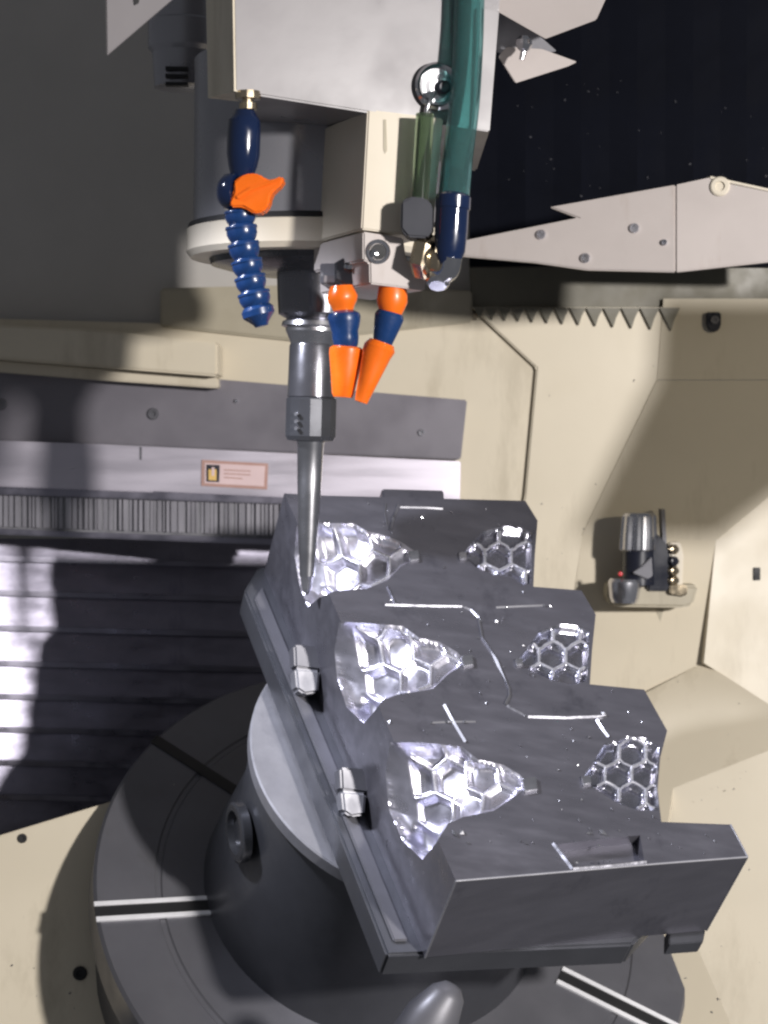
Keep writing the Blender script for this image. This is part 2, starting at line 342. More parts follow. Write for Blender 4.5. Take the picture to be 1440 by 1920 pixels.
# ribbed rail and telescopic way cover
tc = thing('way_cover', pt(280, 1560, 2.72), 'telescopic steel way cover of stacked horizontal slats on the left', 'way cover')
HD = depth(2.725)
prism('rail', [(-120, 906), (150, 915), (560, 934), (560, 946), (150, 932), (-120, 924)], HD, .03, 'covertop', tc, bevel=.002)
prism('rail_back', [(-120, 924), (150, 932), (560, 946), (560, 1014), (150, 998), (-120, 990)], depth(2.738), .03, 'pallet', tc)
bm = bmesh.new(); x = -110.0
while x < 545:
    wd = random.choice((3, 4, 5, 6, 8, 11)); gap = random.choice((2, 3, 4, 6))
    y0 = 934 + (x - 150) * .033; hh = 58
    zz = random.uniform(.001, .008)
    a = [pt(x, y0, 2.738 - zz), pt(x + wd, y0, 2.738 - zz), pt(x + wd, y0 + hh, 2.738 - zz), pt(x, y0 + hh, 2.738 - zz)]
    V = [bm.verts.new(p) for p in a]; W = [bm.verts.new(p + Vector((0, .01, 0))) for p in a]
    bm.faces.new(V); bm.faces.new(W[::-1])
    for i in range(4): bm.faces.new((V[i], W[i], W[(i + 1) % 4], V[(i + 1) % 4]))
    x += wd + gap
o = link('rib_row', bm, 'ribs', tc); o['kind'] = 'stuff'
prism('rail', [(-120, 986), (150, 998), (560, 1012), (560, 1024), (150, 1008), (-120, 998)], HD, .03, 'covertop', tc, bevel=.002)
ys = [1000, 1052, 1116, 1182, 1248, 1310, 1372, 1434, 1498, 1570]
CVn = Vector((.31, -.95, 0.0))
CVp = Plane(pt(40, 1250, 2.83), CVn)
for a, b_ in zip(ys, ys[1:]):
    sl_ = .025
    top, low, lp1 = on(CVp, -.010), on(CVp, -.002), on(CVp, .002)
    f0 = [top.at(-120, a - 3), top.at(760, a - 3 + sl_ * 880), low.at(760, b_ - 10 + sl_ * 880), low.at(-120, b_ - 10)]
    s_ = prism('slat', f0, CVp, 0, 'cover', tc, bevel=.0015, vec=Vector((0, .02, 0)))
    l0 = [lp1.at(-120, b_ - 12), lp1.at(760, b_ - 12 + sl_ * 880), lp1.at(760, b_ - 2 + sl_ * 880), lp1.at(-120, b_ - 2)]
    prism('lip', l0, CVp, 0, 'covertop', s_, bevel=.001, vec=Vector((0, .02, 0)))

# ================================================================== MOLD ON ITS ROTARY TABLE
nM = Vector((0.22, -0.62, 0.745)).normalized()
MP = Plane(pt(880, 1290, 2.12), nM)
T1 = 0.132
outline = [(533, 925), (600, 929), (716, 932), (985, 939), (1008, 976), (1003, 1040), (1000, 1100), (1090, 1107), (1117, 1152), (1110, 1220), (1106, 1283), (1208, 1293),
           (1251, 1370), (1238, 1420), (1233, 1480), (1240, 1541), (1370, 1546), (1402, 1607), (1215, 1621), (855, 1652)]
A3, F3 = MP.at(533, 925), MP.at(855, 1652)
e = -nM * T1
LPn = plane3(A3, F3, A3 + e)
uM = (MP.at(985, 939) - A3).normalized(); vM = (F3 - A3).normalized()
def left_of_edge(px, py):
    return (855 - 533) * (py - 925) - (1652 - 925) * (px - 533) > 0
def on_mold(px, py):
    return LPn.at(px, py) if left_of_edge(px, py) else MP.at(px, py)
def densify(poly, step=6):
    out = []
    for (x0, y0), (x1, y1) in zip(poly, poly[1:] + poly[:1]):
        n = max(1, int(math.hypot(x1 - x0, y1 - y0) / step))
        out += [(x0 + (x1 - x0) * i / n, y0 + (y1 - y0) * i / n) for i in range(n)]
    return out
def inside(poly, P):
    x, y = P[:, 0], P[:, 1]; c = np.zeros(len(P), bool); n = len(poly)
    for i in range(n):
        x0, y0 = poly[i]; x1, y1 = poly[(i + 1) % n]
        k_ = ((y0 > y) != (y1 > y))
        with np.errstate(divide='ignore', invalid='ignore'):
            c ^= k_ & (x < (x1 - x0) * (y - y0) / (y1 - y0 + 1e-12) + x0)
    return c
def dist_poly(poly, P):
    d = np.full(len(P), 1e9); n = len(poly)
    for i in range(n):
        a = np.array(poly[i]); b_ = np.array(poly[(i + 1) % n]); ab = b_ - a
        t = np.clip(((P - a) @ ab) / (ab @ ab + 1e-9), 0, 1)
        d = np.minimum(d, np.hypot(*(P - (a + t[:, None] * ab)).T))
    return d
def sm(x): x = np.clip(x, 0, 1); return x * x * (3 - 2 * x)
# cavity outlines (left row opens through the side face of the block, right row lies inside)
cavL = [
  [(556, 985), (600, 980), (664, 982), (688, 996), (722, 1004), (752, 1016), (778, 1034), (779, 1048), (752, 1062), (726, 1088), (688, 1104), (628, 1108), (600, 1120), (577, 1138), (562, 1100), (552, 1040)],
  [(636, 1166), (682, 1168), (756, 1174), (786, 1196), (826, 1204), (856, 1222), (868, 1234), (866, 1246), (838, 1266), (812, 1292), (746, 1302), (718, 1312), (700, 1336), (682, 1356), (650, 1326), (632, 1270), (627, 1220)],
  [(732, 1392), (790, 1392), (866, 1400), (896, 1424), (944, 1434), (974, 1452), (986, 1464), (984, 1478), (958, 1498), (926, 1520), (868, 1532), (840, 1544), (818, 1580), (792, 1612), (756, 1578), (730, 1520), (723, 1450)]]
cavR = [
  [(864, 1040), (884, 1018), (906, 996), (946, 986), (980, 990), (999, 1000), (998, 1050), (996, 1094), (980, 1096), (960, 1082), (920, 1076), (890, 1062)],
  [(966, 1240), (986, 1218), (1012, 1182), (1052, 1170), (1088, 1174), (1106, 1186), (1104, 1240), (1100, 1278), (1070, 1284), (1036, 1276), (1008, 1264), (984, 1252)],
  [(1090, 1462), (1108, 1436), (1134, 1394), (1176, 1380), (1212, 1384), (1238, 1400), (1231, 1470), (1236, 1520), (1200, 1520), (1160, 1508), (1128, 1486)]]
notch = [(1040, 1584), (1074, 1626), (1208, 1613), (1200, 1566), (1120, 1574)]
cavL = [densify(p) for p in cavL]; cavR = [densify(p) for p in cavR]
cdt = G.delaunay_2d_cdt
mold = thing('mold_block', MP.at(880, 1290) + e, 'dark steel mold block with honeycomb cavities under the cutter', 'mold')
def foot(px, py): return proj(MP.at(px, py) + e)
lp_px = [(533, 925), proj(A3 + e), proj(F3 + e), (855, 1652)]
def block():
    V, Ed = [], []
    def ring_(poly):
        i0 = len(V); V.extend(Vector(p) for p in poly); n = len(poly)
        Ed.extend((i0 + i, i0 + (i + 1) % n) for i in range(n))
    outer = outline[:] + [lp_px[2], lp_px[1]]
    ring_(outer)
    Ed.append((len(outline) - 1, 0))
    for c in cavL + cavR: ring_(c)
    ring_(notch)
    vo, eo, fo, _, _, _ = cdt(V, Ed, [], 0, 1e-4)
    cen = np.array([np.mean([vo[i][:] for i in f], axis=0) for f in fo])
    keep = inside(outer, cen)
    for c in cavL + cavR + [notch]: keep &= ~inside(c, cen)
    bm = bmesh.new(); bv = [bm.verts.new(on_mold(v[0], v[1])) for v in vo]
    for f, k_ in zip(fo, keep):
        if k_: bm.faces.new([bv[i] for i in f])
    # remaining walls of the block
    n = len(outline)
    tp = [MP.at(*p) for p in outline]
    for i in range(n - 1):
        q = [tp[i], tp[i + 1], tp[i + 1] + e, tp[i] + e]
        bm.faces.new([bm.verts.new(p) for p in q])
    bm.faces.new([bm.verts.new(p + e) for p in tp])
    bmesh.ops.remove_doubles(bm, verts=bm.verts, dist=1e-5)
    for v in [v for v in bm.verts if not v.link_faces]: bm.verts.remove(v)
    return link('block', bm, 'moldtop', mold)
block()
inw = (-nM - LPn.n * 0.9).normalized()
def cavity(poly, cell, bowl, seeds_dx, left):
    P0 = np.array(poly); x0, y0 = P0.min(0); x1, y1 = P0.max(0)
    st = 2.0
    gx, gy = np.meshgrid(np.arange(x0, x1, st), np.arange(y0, y1, st)); g = np.stack([gx.ravel(), gy.ravel()], 1)
    g = g[inside(poly, g)]; g = g[dist_poly(poly, g) > 1.6]
    allp = [Vector(p) for p in poly] + [Vector((float(p[0]), float(p[1]))) for p in g]
    n = len(poly)
    vo, eo, fo, _, _, _ = cdt(allp, [(i, (i + 1) % n) for i in range(n)], [], 0, 1e-4)
    A = np.array([v[:] for v in vo]); d = dist_poly(poly, A)
    cen = np.array([A[list(f)].mean(0) for f in fo]); keep = inside(poly, cen)
    faces = [f for f, k_ in zip(fo, keep) if k_]
    B = np.array([on_mold(px, py)[:] for px, py in A])
    if left:                                     # soap film across the broken corner of the block
        ed_ = np.array([(f[i], f[(i + 1) % len(f)]) for f in faces for i in range(len(f))]); ed_ = np.concatenate([ed_, ed_[:, ::-1]])
        deg = np.maximum(np.bincount(ed_[:, 0], minlength=len(A)), 1); fix = (d < .05) | (np.bincount(ed_[:, 0], minlength=len(A)) == 0)
        for _ in range(500):
            nb = np.stack([np.bincount(ed_[:, 0], weights=B[ed_[:, 1], k_], minlength=len(A)) for k_ in range(3)], 1) / deg[:, None]
            B = np.where(fix[:, None], B, nb)
    sx, sy = cell; S = []
    cx, cy = x0 + seeds_dx, (y0 + y1) / 2
    for j in range(-6, 7):
        for i in range(-2, 9):
            S.append((cx + i * sx + (0.5 * sx if j % 2 else 0), cy + j * sy ))
    S = np.array(S)
    dx = (A[:, None, 0] - S[None, :, 0]) / sx; dy = (A[:, None, 1] - S[None, :, 1]) / (sy * 1.155)
    r = np.sqrt(dx * dx + dy * dy); r.sort(axis=1)
    gcell = sm((r[:, 1] - r[:, 0]) / (0.32 if left else 0.17))
    tx = (A[:, 0] - x0) / (x1 - x0); tv = (A[:, 1] - y0) / (y1 - y0)
    if left:
        taper = 1 - 0.97 * sm((tx - 0.22) / 0.40)
        disp = (0.004 + 0.036 * tv * taper + 0.016 * sm(tx / 0.30) * (1 - sm((tx - 0.40) / 0.5))) * (1 - np.exp(-d / 14)) + bowl * gcell * sm(d / 12) * sm((tx - 0.12) / 0.05) * (1 - 0.35 * sm((tx - .3) / .3))
        dirv = inw
    else:
        disp = 0.002 * (1 - np.exp(-d / 8)) + bowl * gcell * sm(d / 10); dirv = -nM
    disp[d < 0.05] = 0
    B = B + np.array(dirv[:])[None] * disp[:, None]
    bm = bmesh.new(); bv = [bm.verts.new(p) for p in B]
    for f in faces: bm.faces.new([bv[i] for i in f])
    for v in [v for v in bm.verts if not v.link_faces]: bm.verts.remove(v)
    cav = link('cavity', bm, 'cavity' if left else 'cell', mold, smooth=True)
    # rounded web of ridges between the cells
    E_ = {}
    for cx_, cy_ in S:
        hv = [(cx_, cy_ - sy * 2 / 3), (cx_ + sx / 2, cy_ - sy / 3), (cx_ + sx / 2, cy_ + sy / 3), (cx_, cy_ + sy * 2 / 3), (cx_ - sx / 2, cy_ + sy / 3), (cx_ - sx / 2, cy_ - sy / 3)]
        for a_, c_ in zip(hv, hv[1:] + hv[:1]):
            k_ = tuple(sorted([(round(a_[0]), round(a_[1])), (round(c_[0]), round(c_[1]))])); E_[k_] = (a_, c_)
    bm = bmesh.new()
    for a_, c_ in E_.values():
        Q = np.array([[a_[0] + (c_[0] - a_[0]) * t, a_[1] + (c_[1] - a_[1]) * t] for t in np.linspace(0, 1, 7)])
        ok_ = inside(poly, Q) & (dist_poly(poly, Q) > 4)
        if left: ok_ &= (Q[:, 0] - x0) / (x1 - x0) > 0.16
        Q = Q[ok_]
        if len(Q) < 3: continue
        C_ = [Vector(B[((A - q) ** 2).sum(1).argmin()]) for q in Q]
        rad = (.0017 if left else .0019) * (0.8 + 0.4 * random.random())
        prev = None; ax_ = C_[-1] - C_[0]
        if ax_.length < .004: continue
        for c in C_:
            cur_ = [bm.verts.new(p) for p in ring(c, ax_, rad, 8)]
            if prev:
                for k_ in range(8): bm.faces.new((prev[k_], prev[(k_ + 1) % 8], cur_[(k_ + 1) % 8], cur_[k_]))
            else: bm.faces.new(cur_)
            prev = cur_
        bm.faces.new(prev)
    rdg = link('honeycomb_ridge', bm, 'rim', cav, smooth=True, angle=1.0)
    return cav
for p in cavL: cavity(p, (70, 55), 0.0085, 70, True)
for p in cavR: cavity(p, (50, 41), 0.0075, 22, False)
# recessed notch by the front edge
bm = bmesh.new(); a = [bm.verts.new(MP.at(*p)) for p in notch]; b_ = [bm.verts.new(MP.at(*p) - nM * .014) for p in notch]
bm.faces.new(b_)
for i in range(len(notch)): bm.faces.new((a[i], a[(i + 1) % len(notch)], b_[(i + 1) % len(notch)], b_[i]))
link('notch', bm, 'moldtop', mold)
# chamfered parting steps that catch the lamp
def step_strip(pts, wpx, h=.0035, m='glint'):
    P_ = [MP.at(*p) for p in pts]; bm = bmesh.new(); prev = None
    for i, p in enumerate(P_):
        t = (P_[min(i + 1, len(P_) - 1)] - P_[max(i - 1, 0)]).normalized(); s = nM.cross(t).normalized()
        hw = wpx * .00042 * .5
        if s.dot(vM) < 0: s = -s
        q = [p - s * hw - nM * .001, p - s * hw + nM * hw * 1.3, p - s * hw * .6 + nM * hw * 1.3, p + s * hw - nM * .0005]
        cur_ = [bm.verts.new(v) for v in q]
        if prev:
            for k_ in range(4): bm.faces.new((prev[k_], prev[(k_ + 1) % 4], cur_[(k_ + 1) % 4], cur_[k_]))
        else: bm.faces.new(cur_)
        prev = cur_
    bm.faces.new(prev)
    return link('parting_step', bm, m, mold)
step_strip([(1036, 1582), (1054, 1606), (1072, 1630)], 8)
step_strip([(1074, 1630), (1140, 1625), (1212, 1617)], 7)
step_strip([(1138, 1344), (1118, 1350)], 6)
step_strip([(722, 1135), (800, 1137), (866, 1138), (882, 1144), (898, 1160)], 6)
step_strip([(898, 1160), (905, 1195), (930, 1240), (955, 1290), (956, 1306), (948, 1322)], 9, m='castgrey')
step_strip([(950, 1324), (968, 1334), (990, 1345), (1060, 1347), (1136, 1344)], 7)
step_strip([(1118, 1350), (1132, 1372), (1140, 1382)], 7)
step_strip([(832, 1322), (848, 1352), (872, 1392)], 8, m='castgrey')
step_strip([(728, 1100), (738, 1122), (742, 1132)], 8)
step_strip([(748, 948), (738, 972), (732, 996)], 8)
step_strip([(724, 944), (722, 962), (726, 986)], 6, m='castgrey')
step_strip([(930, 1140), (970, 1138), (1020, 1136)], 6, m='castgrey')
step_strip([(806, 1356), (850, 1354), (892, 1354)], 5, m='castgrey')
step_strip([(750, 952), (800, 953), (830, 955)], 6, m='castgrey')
# gate inserts at the cavity tips
for gx, gy, r in ((776, 1041, 11), (877, 1238, 12), (994, 1470, 15), (868, 1041, 8), (974, 1240, 8), (1100, 1462, 10)):
    prism('gate_insert', [(gx - r, gy - r * .8), (gx + r * .8, gy - r), (gx + r, gy + r * .7), (gx - r * .7, gy + r)], on(MP, .004), .006, 'bright', mold, bevel=.0012)
# worn edges of the block
def worn(pts, r_=.0013, m='pallet'):
    o_ = tube('worn_edge', pts, r_, m, mold, n=8)
worn([MP.at(855, 1652), MP.at(1035, 1637), MP.at(1215, 1621), MP.at(1402, 1607)])
worn([MP.at(855, 1652), MP.at(855, 1652) + e * .5, MP.at(855, 1652) + e], .0011)
worn([MP.at(1370, 1546), MP.at(1386, 1576), MP.at(1402, 1607)], .0009)
worn([MP.at(1402, 1607), MP.at(1402, 1607) + e * .5, MP.at(1402, 1607) + e], .0009)
# rear lug and lower right lug
prism('lug', [(716, 915), (832, 918), (834, 946), (718, 946)], Plane(MP.at(770, 938) + Vector((0, .01, 0)), nM), .05, 'moldtop', mold, bevel=.002)
pl2 = on(MP, -T1 - .004)
prism('lug', [proj(MP.at(1330, 1600) + e), proj(MP.at(1400, 1606) + e), proj(MP.at(1396, 1628) + e), proj(MP.at(1330, 1632) + e)], pl2, .02, 'cast', mold, bevel=.001)
# fixture plate below
def fp(base, du, dv): return base + e + uM * du + vM * dv
plate_pts = [fp(A3, -.036, .035), fp(A3, -.004, -.01), fp(A3, .24, -.01), fp(F3, .30, -.05), fp(F3, .24, -.005), fp(F3, -.040, -.005)]
fxp = thing('fixture_plate', MP.at(880, 1290) - nM * (T1 + .03), 'dark fixture plate with a bright ledge clamped under the mold', 'fixture plate')
prism('plate', plate_pts, MP, .05, 'cast', fxp, bevel=.003, vec=-nM * .038)
led = [fp(A3, -.028, 0.05), fp(A3, -.012, 0.03), fp(F3, -.012, -.02), fp(F3, -.028, -.02)]
prism('ledge', [p + nM * .004 for p in led], MP, .01, 'castgrey', fxp, bevel=.0015, vec=-nM * .0039)
# side clamps
def clamp(px, py, lab):
    t = thing('side_clamp', pt(px, py + 20, 2.06), lab, 'clamp', 'side clamps on the fixture ledge')
    CP = Plane(LPn.at(px, py) - Vector((0, .045, 0)), (.25, -.9, .25))
    prism('body', [(px - 26, py - 58), (px + 30, py - 54), (px + 34, py - 14), (px + 24, py - 8), (px - 24, py - 14)], CP, .03, 'castgrey', t, bevel=.003)
    prism('jaw', [(px - 24, py - 14), (px + 24, py - 10), (px + 20, py + 32), (px - 6, py + 36), (px - 20, py + 26)], on(CP, .004), .03, 'pallet', t, bevel=.003, seg=3)
clamp(577, 1266, 'small clamp with a bright jaw, upper one of two on the fixture ledge')
clamp(664, 1496, 'small clamp with a bright jaw, lower one of two on the fixture ledge')

# round riser pallet and rotary table
off0 = T1 + .040
def axis_pt(s): return MP.at(890, 1300) - vM * .055 - nM * s
rs_ = thing('riser_pallet', axis_pt(off0 + .27), 'round riser pallet with a pale face beneath the fixture plate', 'pallet')
rr = .205
lathe('face_plate', axis_pt(off0), -nM, [(0, rr - .002), (.002, rr), (.018, rr), (.018, rr - .004)], 'pallet', rs_, n=96, angle=.5)
lathe('body', axis_pt(off0 + .0182), -nM, [(0, rr - .006), (.10, rr - .01), (.19, rr + .004), (.245, rr + .012)], 'cast', rs_, n=96, angle=.5)
tabc = axis_pt(off0 + .262) + uM * .030 + vM * .01
tbl = thing('rotary_table', tabc - nM * .06, 'large grey rotary table with radial slots at the bottom', 'rotary table')
RT = .386
lathe('platter', tabc, -nM, [(0, .1), (0, RT * .78), (.002, RT * .785), (.002, RT * .80), (0, RT * .805), (0, RT - .004), (.004, RT), (.05, RT), (.055, RT - .005), (.055, .05)], 'castgrey', tbl, n=128, angle=.35)
lathe('skirt', tabc - nM * .056, -nM, [(0, RT - .012), (.10, RT - .02), (.14, RT - .10)], 'cast', tbl, n=96, angle=.5)
uT = (uM - nM * uM.dot(nM)).normalized(); vT = nM.cross(uT)
def slot(ang, edged=True):
    d = uT * math.cos(ang) + vT * math.sin(ang); s = nM.cross(d)
    c0 = tabc + nM * .0015
    r0, r1, h = rr + .02, RT + .001, .008
    q = [c0 + d * r0 - s * h, c0 + d * r1 - s * h, c0 + d * r1 + s * h, c0 + d * r0 + s * h]
    g = prism('slot', q, MP, .002, 'dark', tbl, vec=-nM * .002)
    for sg in ((-1, 1) if edged else ()):
        q = [c0 + d * r0 + s * sg * h, c0 + d * r1 + s * sg * h, c0 + d * r1 + s * sg * (h + .006), c0 + d * r0 + s * sg * (h + .006)]
        prism('slot_edge', [p + nM * .002 for p in q], MP, .002, 'edge', g, bevel=.0004, vec=-nM * .0038)
def ang_of(px, py):
    p = on(MP, -(off0 + .262)).at(px, py) - tabc
    return math.atan2(p.dot(vT), p.dot(uT))
for p in ((270, 1706), (1150, 1880), (350, 1425)): slot(ang_of(*p), p[0] != 350)
# round port on the riser side
pc = pt(447, 1560, 1.9)
PB = Vector((-0.80, -0.55, -0.1)).normalized()
hit = None
for yy in np.arange(1.7, 2.6, .002):
    q = pt(450, 1560, float(yy)) - axis_pt(off0); s_ = -q.dot(nM); r_ = (q + nM * s_).length
    if r_ < rr and .02 < s_ < .26: hit = pt(450, 1560, float(yy)); rad = (q + nM * s_).normalized(); break
if hit:
    lathe('port', hit - rad * .004, rad, [(0, .036), (.010, .036), (.012, .033), (.012, .026), (.004, .024), (.004, .0002)], 'darksteel', rs_, n=36, angle=.4)
cb2 = thing('clamp_cone', pt(800, 1910, 2.0), 'pale worn clamp block at the bottom edge below the mold', 'clamp')
lathe_px('body', [(850, 1846, 4), (849, 1848, 18), (840, 1862, 34), (812, 1905, 52), (790, 1950, 60), (770, 1990, 66)], 1.93, 'castgrey', cb2, n=40, angle=.9)

# chips and coolant drops lying on the mold
bm = bmesh.new()
def chip(px, py, s):
    c = MP.at(px, py) + nM * .001
    a = random.uniform(0, 6.28); t = uT * math.cos(a) + vT * math.sin(a); s2 = nM.cross(t)
    l = s * random.uniform(.8, 2.0); w_ = s * random.uniform(.5, 1)
    vs = [bm.verts.new(c + t * l), bm.verts.new(c - t * l), bm.verts.new(c + s2 * w_), bm.verts.new(c - s2 * w_), bm.verts.new(c + nM * s * random.uniform(.6, 1.3) + t * random.uniform(-.4, .4) * s)]
    for i, j in ((0, 2), (2, 1), (1, 3), (3, 0)): bm.faces.new((vs[i], vs[j], vs[4]))
spots = [(1104, 1563, 6), (1130, 1562, 7), (1122, 1586, 5), (1160, 1558, 4), (1080, 1618, 4), (1130, 1616, 4), (1142, 1616, 4), (1150, 1614, 3), (985, 1582, 4), (998, 1580, 3),
         (866, 1562, 8), (852, 1564, 7), (1046, 1444, 4), (1090, 1500, 4), (915, 1277, 4), (930, 1166, 5), (942, 1160, 4), (1020, 1136, 6), (730, 1354, 6), (808, 1356, 6), (838, 1354, 7), (870, 1354, 5), (1078, 1580, 4),
         (735, 1000, 4), (832, 1064, 4), (1132, 1340, 7), (1215, 1572, 4), (900, 1164, 5), (980, 1110, 5), (1075, 1390, 4), (1060, 1405, 3)]
for px, py, s in spots: chip(px, py, s * .00042)
op = np.array([(random.uniform(560, 1380), random.uniform(935, 1640)) for _ in range(420)])
ok = inside(outline, op) & (dist_poly(outline, op) > 8)
for c in cavL + cavR + [notch]: ok &= ~inside(c, op)
for (px, py), k_ in zip(op, ok):
    if k_: chip(px, py, random.choice((.0006, .0007, .0009, .0014)))
o = link('metal_chips', bm, 'bright', None); tag(o, 'fine bright metal chips and drops scattered over the mold face', 'chips', kind='stuff')

def scatter(name, poly, pl, n, lab):
    bm = bmesh.new(); u, v = frame_of(pl.n)
    q = np.array([(random.uniform(min(p[0] for p in poly), max(p[0] for p in poly)), random.uniform(min(p[1] for p in poly), max(p[1] for p in poly))) for _ in range(n)])
    for (px, py), k_ in zip(q, inside(poly, q)):
        if not k_: continue
        c = pl.at(px, py) + pl.n * .0006; a = random.uniform(0, 6.28); t = u * math.cos(a) + v * math.sin(a); w_ = pl.n.cross(t)
        l = random.choice((.0008, .001, .0014, .0022)); g = l * random.uniform(.35, .8)
        V = [bm.verts.new(p) for p in (c + t * l, c - t * l, c + w_ * g, c - w_ * g, c + pl.n * g)]
        for i, j in ((0, 2), (2, 1), (1, 3), (3, 0)): bm.faces.new((V[i], V[j], V[4]))
    tag(link(name, bm, 'castgrey', None), lab, 'chips', kind='stuff')
scatter('chute_chips', [(1215, 1305), (1320, 1250), (1440, 1345), (1440, 1900), (1290, 1900), (1240, 1560)], CH, 30, 'fine dark chips stuck to the cream chute on the right')
scatter('wall_chips', [(1010, 600), (1240, 600), (1230, 712), (1100, 990), (1010, 1090)], RW, 14, 'fine chips stuck to the bright right rear wall')
scatter('sheet_chips', [(0, 1580), (190, 1520), (200, 1900), (0, 1900)], LF, 10, 'fine chips stuck to the cream sheet at the lower left')

scatter('curtain_chips', [(940, 150), (1440, 120), (1440, 330), (1030, 380), (940, 400)], BC, 40, 'few pale specks stuck to the black bellows')

# ================================================================== SPINDLE HEAD
head = thing('spindle_unit', pt(660, 240, 2.1), 'pale grey boxy spindle head cover hanging at the top', 'spindle head')
a0, a1 = pt(440, 172, 1.92), pt(918, 247, 2.00)
HP = plane3(a0, a1, a0 + Vector((0.002, 0, .3)))
prism('front_cover', [(440, 172), (918, 247), (936, 20), (965, -520), (428, -520)], HP, .30, 'head', head, bevel=.002, vec=Vector((0, .28, 0)))
c0, c1 = HP.at(439, 171), HP.at(428, -520)
prism('side_cover', [c0, c1, pt(376, -520, 2.04), pt(390, 184, 2.02)], HP, .01, 'cream_side', head, vec=Vector((.03, .02, 0)))
prism('edge_plate', [(897, 14), (936, 22), (917, 247), (890, 243)], on(HP, .008), .0078, 'head', head, bevel=.001)
# spindle housing and nose
axp = pt(594, 430, 2.21)
dn = Vector((-.012, 0.0, -1)).normalized()
def zat(py, y=2.21): return (pt(594, 430, y) - pt(594, py, y)).length * (1 if py > 430 else -1)
k2 = 2.21 / F
sp_ = thing('spindle_nose', axp, 'dark glossy round spindle nose with a pale flange band', 'spindle')
lathe('housing', axp, dn, [(zat(120), 230 * k2), (zat(424), 230 * k2), (zat(426), 226 * k2)], 'housing', sp_, n=96)
lathe('seal_ring', axp, dn, [(zat(426), 238 * k2), (zat(435), 240 * k2)], 'dark', sp_, n=96)
lathe('flange', axp, dn, [(zat(435), 238 * k2), (zat(437), 242 * k2), (zat(478), 242 * k2), (zat(488), 234 * k2), (zat(490), 150 * k2)], 'ivory', sp_, n=96, angle=.4)
lathe('nose_ring', axp, dn, [(zat(488), 200 * k2), (zat(500), 196 * k2), (zat(512), 150 * k2), (zat(514), 70 * k2)], 'darksteel', sp_, n=72, angle=.4)
lathe('drive_ring', axp, dn, [(zat(512), 74 * k2), (zat(560), 72 * k2), (zat(590), 70 * k2), (zat(600), 52 * k2)], 'holder', sp_, n=64, angle=.4)

# milling tool in its holder
ty = 2.205
tl = thing('milling_cutter', pt(574, 1112, ty), 'long slim polished ball nose cutter in a dark tool holder', 'milling cutter')
def tp_(y0, hw):       # axis leans a little
    t = (y0 - 520) / 592; return (590 - 15 * t, y0, hw)
lathe_px('holder_flange', [tp_(596, 44), tp_(604, 58), tp_(612, 60), tp_(616, 52), tp_(622, 52), tp_(626, 50), tp_(640, 44), tp_(646, 42)], ty, 'ground', tl, n=64, angle=.35)
lathe_px('holder_body', [tp_(645, 42), tp_(650, 44), tp_(744, 46), tp_(746, 44)], ty, 'holder', tl, n=64, angle=.4)
lathe_px('clamp_nut', [tp_(746, 45), tp_(749, 48), tp_(818, 48), tp_(826, 44), tp_(828, 30)], ty, 'darksteel', tl, n=14, angle=.2)
lathe_px('neck', [tp_(740, 26), tp_(828, 27), tp_(834, 25), tp_(900, 23), tp_(1000, 19), tp_(1080, 14)], ty, 'ground', tl, n=48)
lathe_px('ball_tip', [tp_(1080, 14), tp_(1084, 12), tp_(1100, 10), tp_(1108, 7), tp_(1114, 3), tp_(1116, .5)], ty, 'bright', tl, n=32)
for py in (776, 790, 803): 
    c = pt(557, py, ty - .028); lathe('screw', c, Vector((-.5, -.85, 0)), [(0, .0022), (.003, .0022), (.003, .0001)], 'bright', tl, n=12)

# ------------------------------------------------------------------ coolant manifold at the front of the spindle
mn = thing('coolant_manifold', pt(720, 545, 2.0), 'cream coolant manifold block with a round port beside the spindle', 'manifold')
MF = Plane(pt(750, 400, 1.965), (.12, -.99, 0))
dL = Vector((-.046, .12, 0))
prism('upper_block', [(690, 205), (832, 222), (812, 432), (802, 446), (678, 430)], MF, .1, 'ivory', mn, bevel=.0015, vec=Vector((-.058, .135, 0)))
prism('lower_block', [(681, 434), (757, 446), (762, 484), (800, 520), (797, 545), (694, 532), (693, 492), (681, 488)], on(MF, .002), .1, 'plate', mn, bevel=.0015, vec=Vector((-.055, .125, 0)))
pc = on(MF, .002).at(709, 472)
lathe('port_ring', pc - MF.n * .002, MF.n, [(0, .0125), (.0035, .0125), (.0045, .011), (.003, .0085), (-.006, .008), (-.006, .0002)], 'bright', mn, n=36, angle=.4)
lathe('port_hole', pc - MF.n * .002, MF.n, [(.0008, .0082), (.0022, .0080), (.0022, .0002)], 'dark', mn, n=30, angle=.4)
lathe('port_screw', on(MF, .002).at(701, 476), MF.n, [(0, .0042), (.004, .004), (.005, .0001)], 'chrome', mn, n=20, angle=.4)
prism('drip_groove', [(719, 224), (724, 224), (726, 282), (722, 288), (719, 280)], on(MF, .0006), .001, 'toolsetter', mn)
br = thing('hose_bracket', pt(640, 540, 2.0), 'grey bracket with a hex bolt under the manifold', 'bracket')
BP_ = Plane(pt(640, 510, 2.02), (-.1, -1, 0))
prism('plate', [(600, 494), (690, 492), (692, 538), (600, 532)], BP_, .05, 'pallet', br, bevel=.001)
prism('lug', [(606, 516), (634, 516), (634, 532), (606, 530)], on(BP_, .006), .0058, 'head', br, bevel=.001)
lathe('hex_bolt', pt(656, 513, 2.015), Vector((0, -1, .15)), [(0, .018), (.010, .018), (.013, .0155), (.013, .0002)], 'darksteel', br, n=6, angle=.2)
lathe('bolt_cap', pt(656, 500, 2.0), Vector((0, -.5, 1)), [(0, .007), (.004, .006), (.006, .0002)], 'chrome', br, n=20)

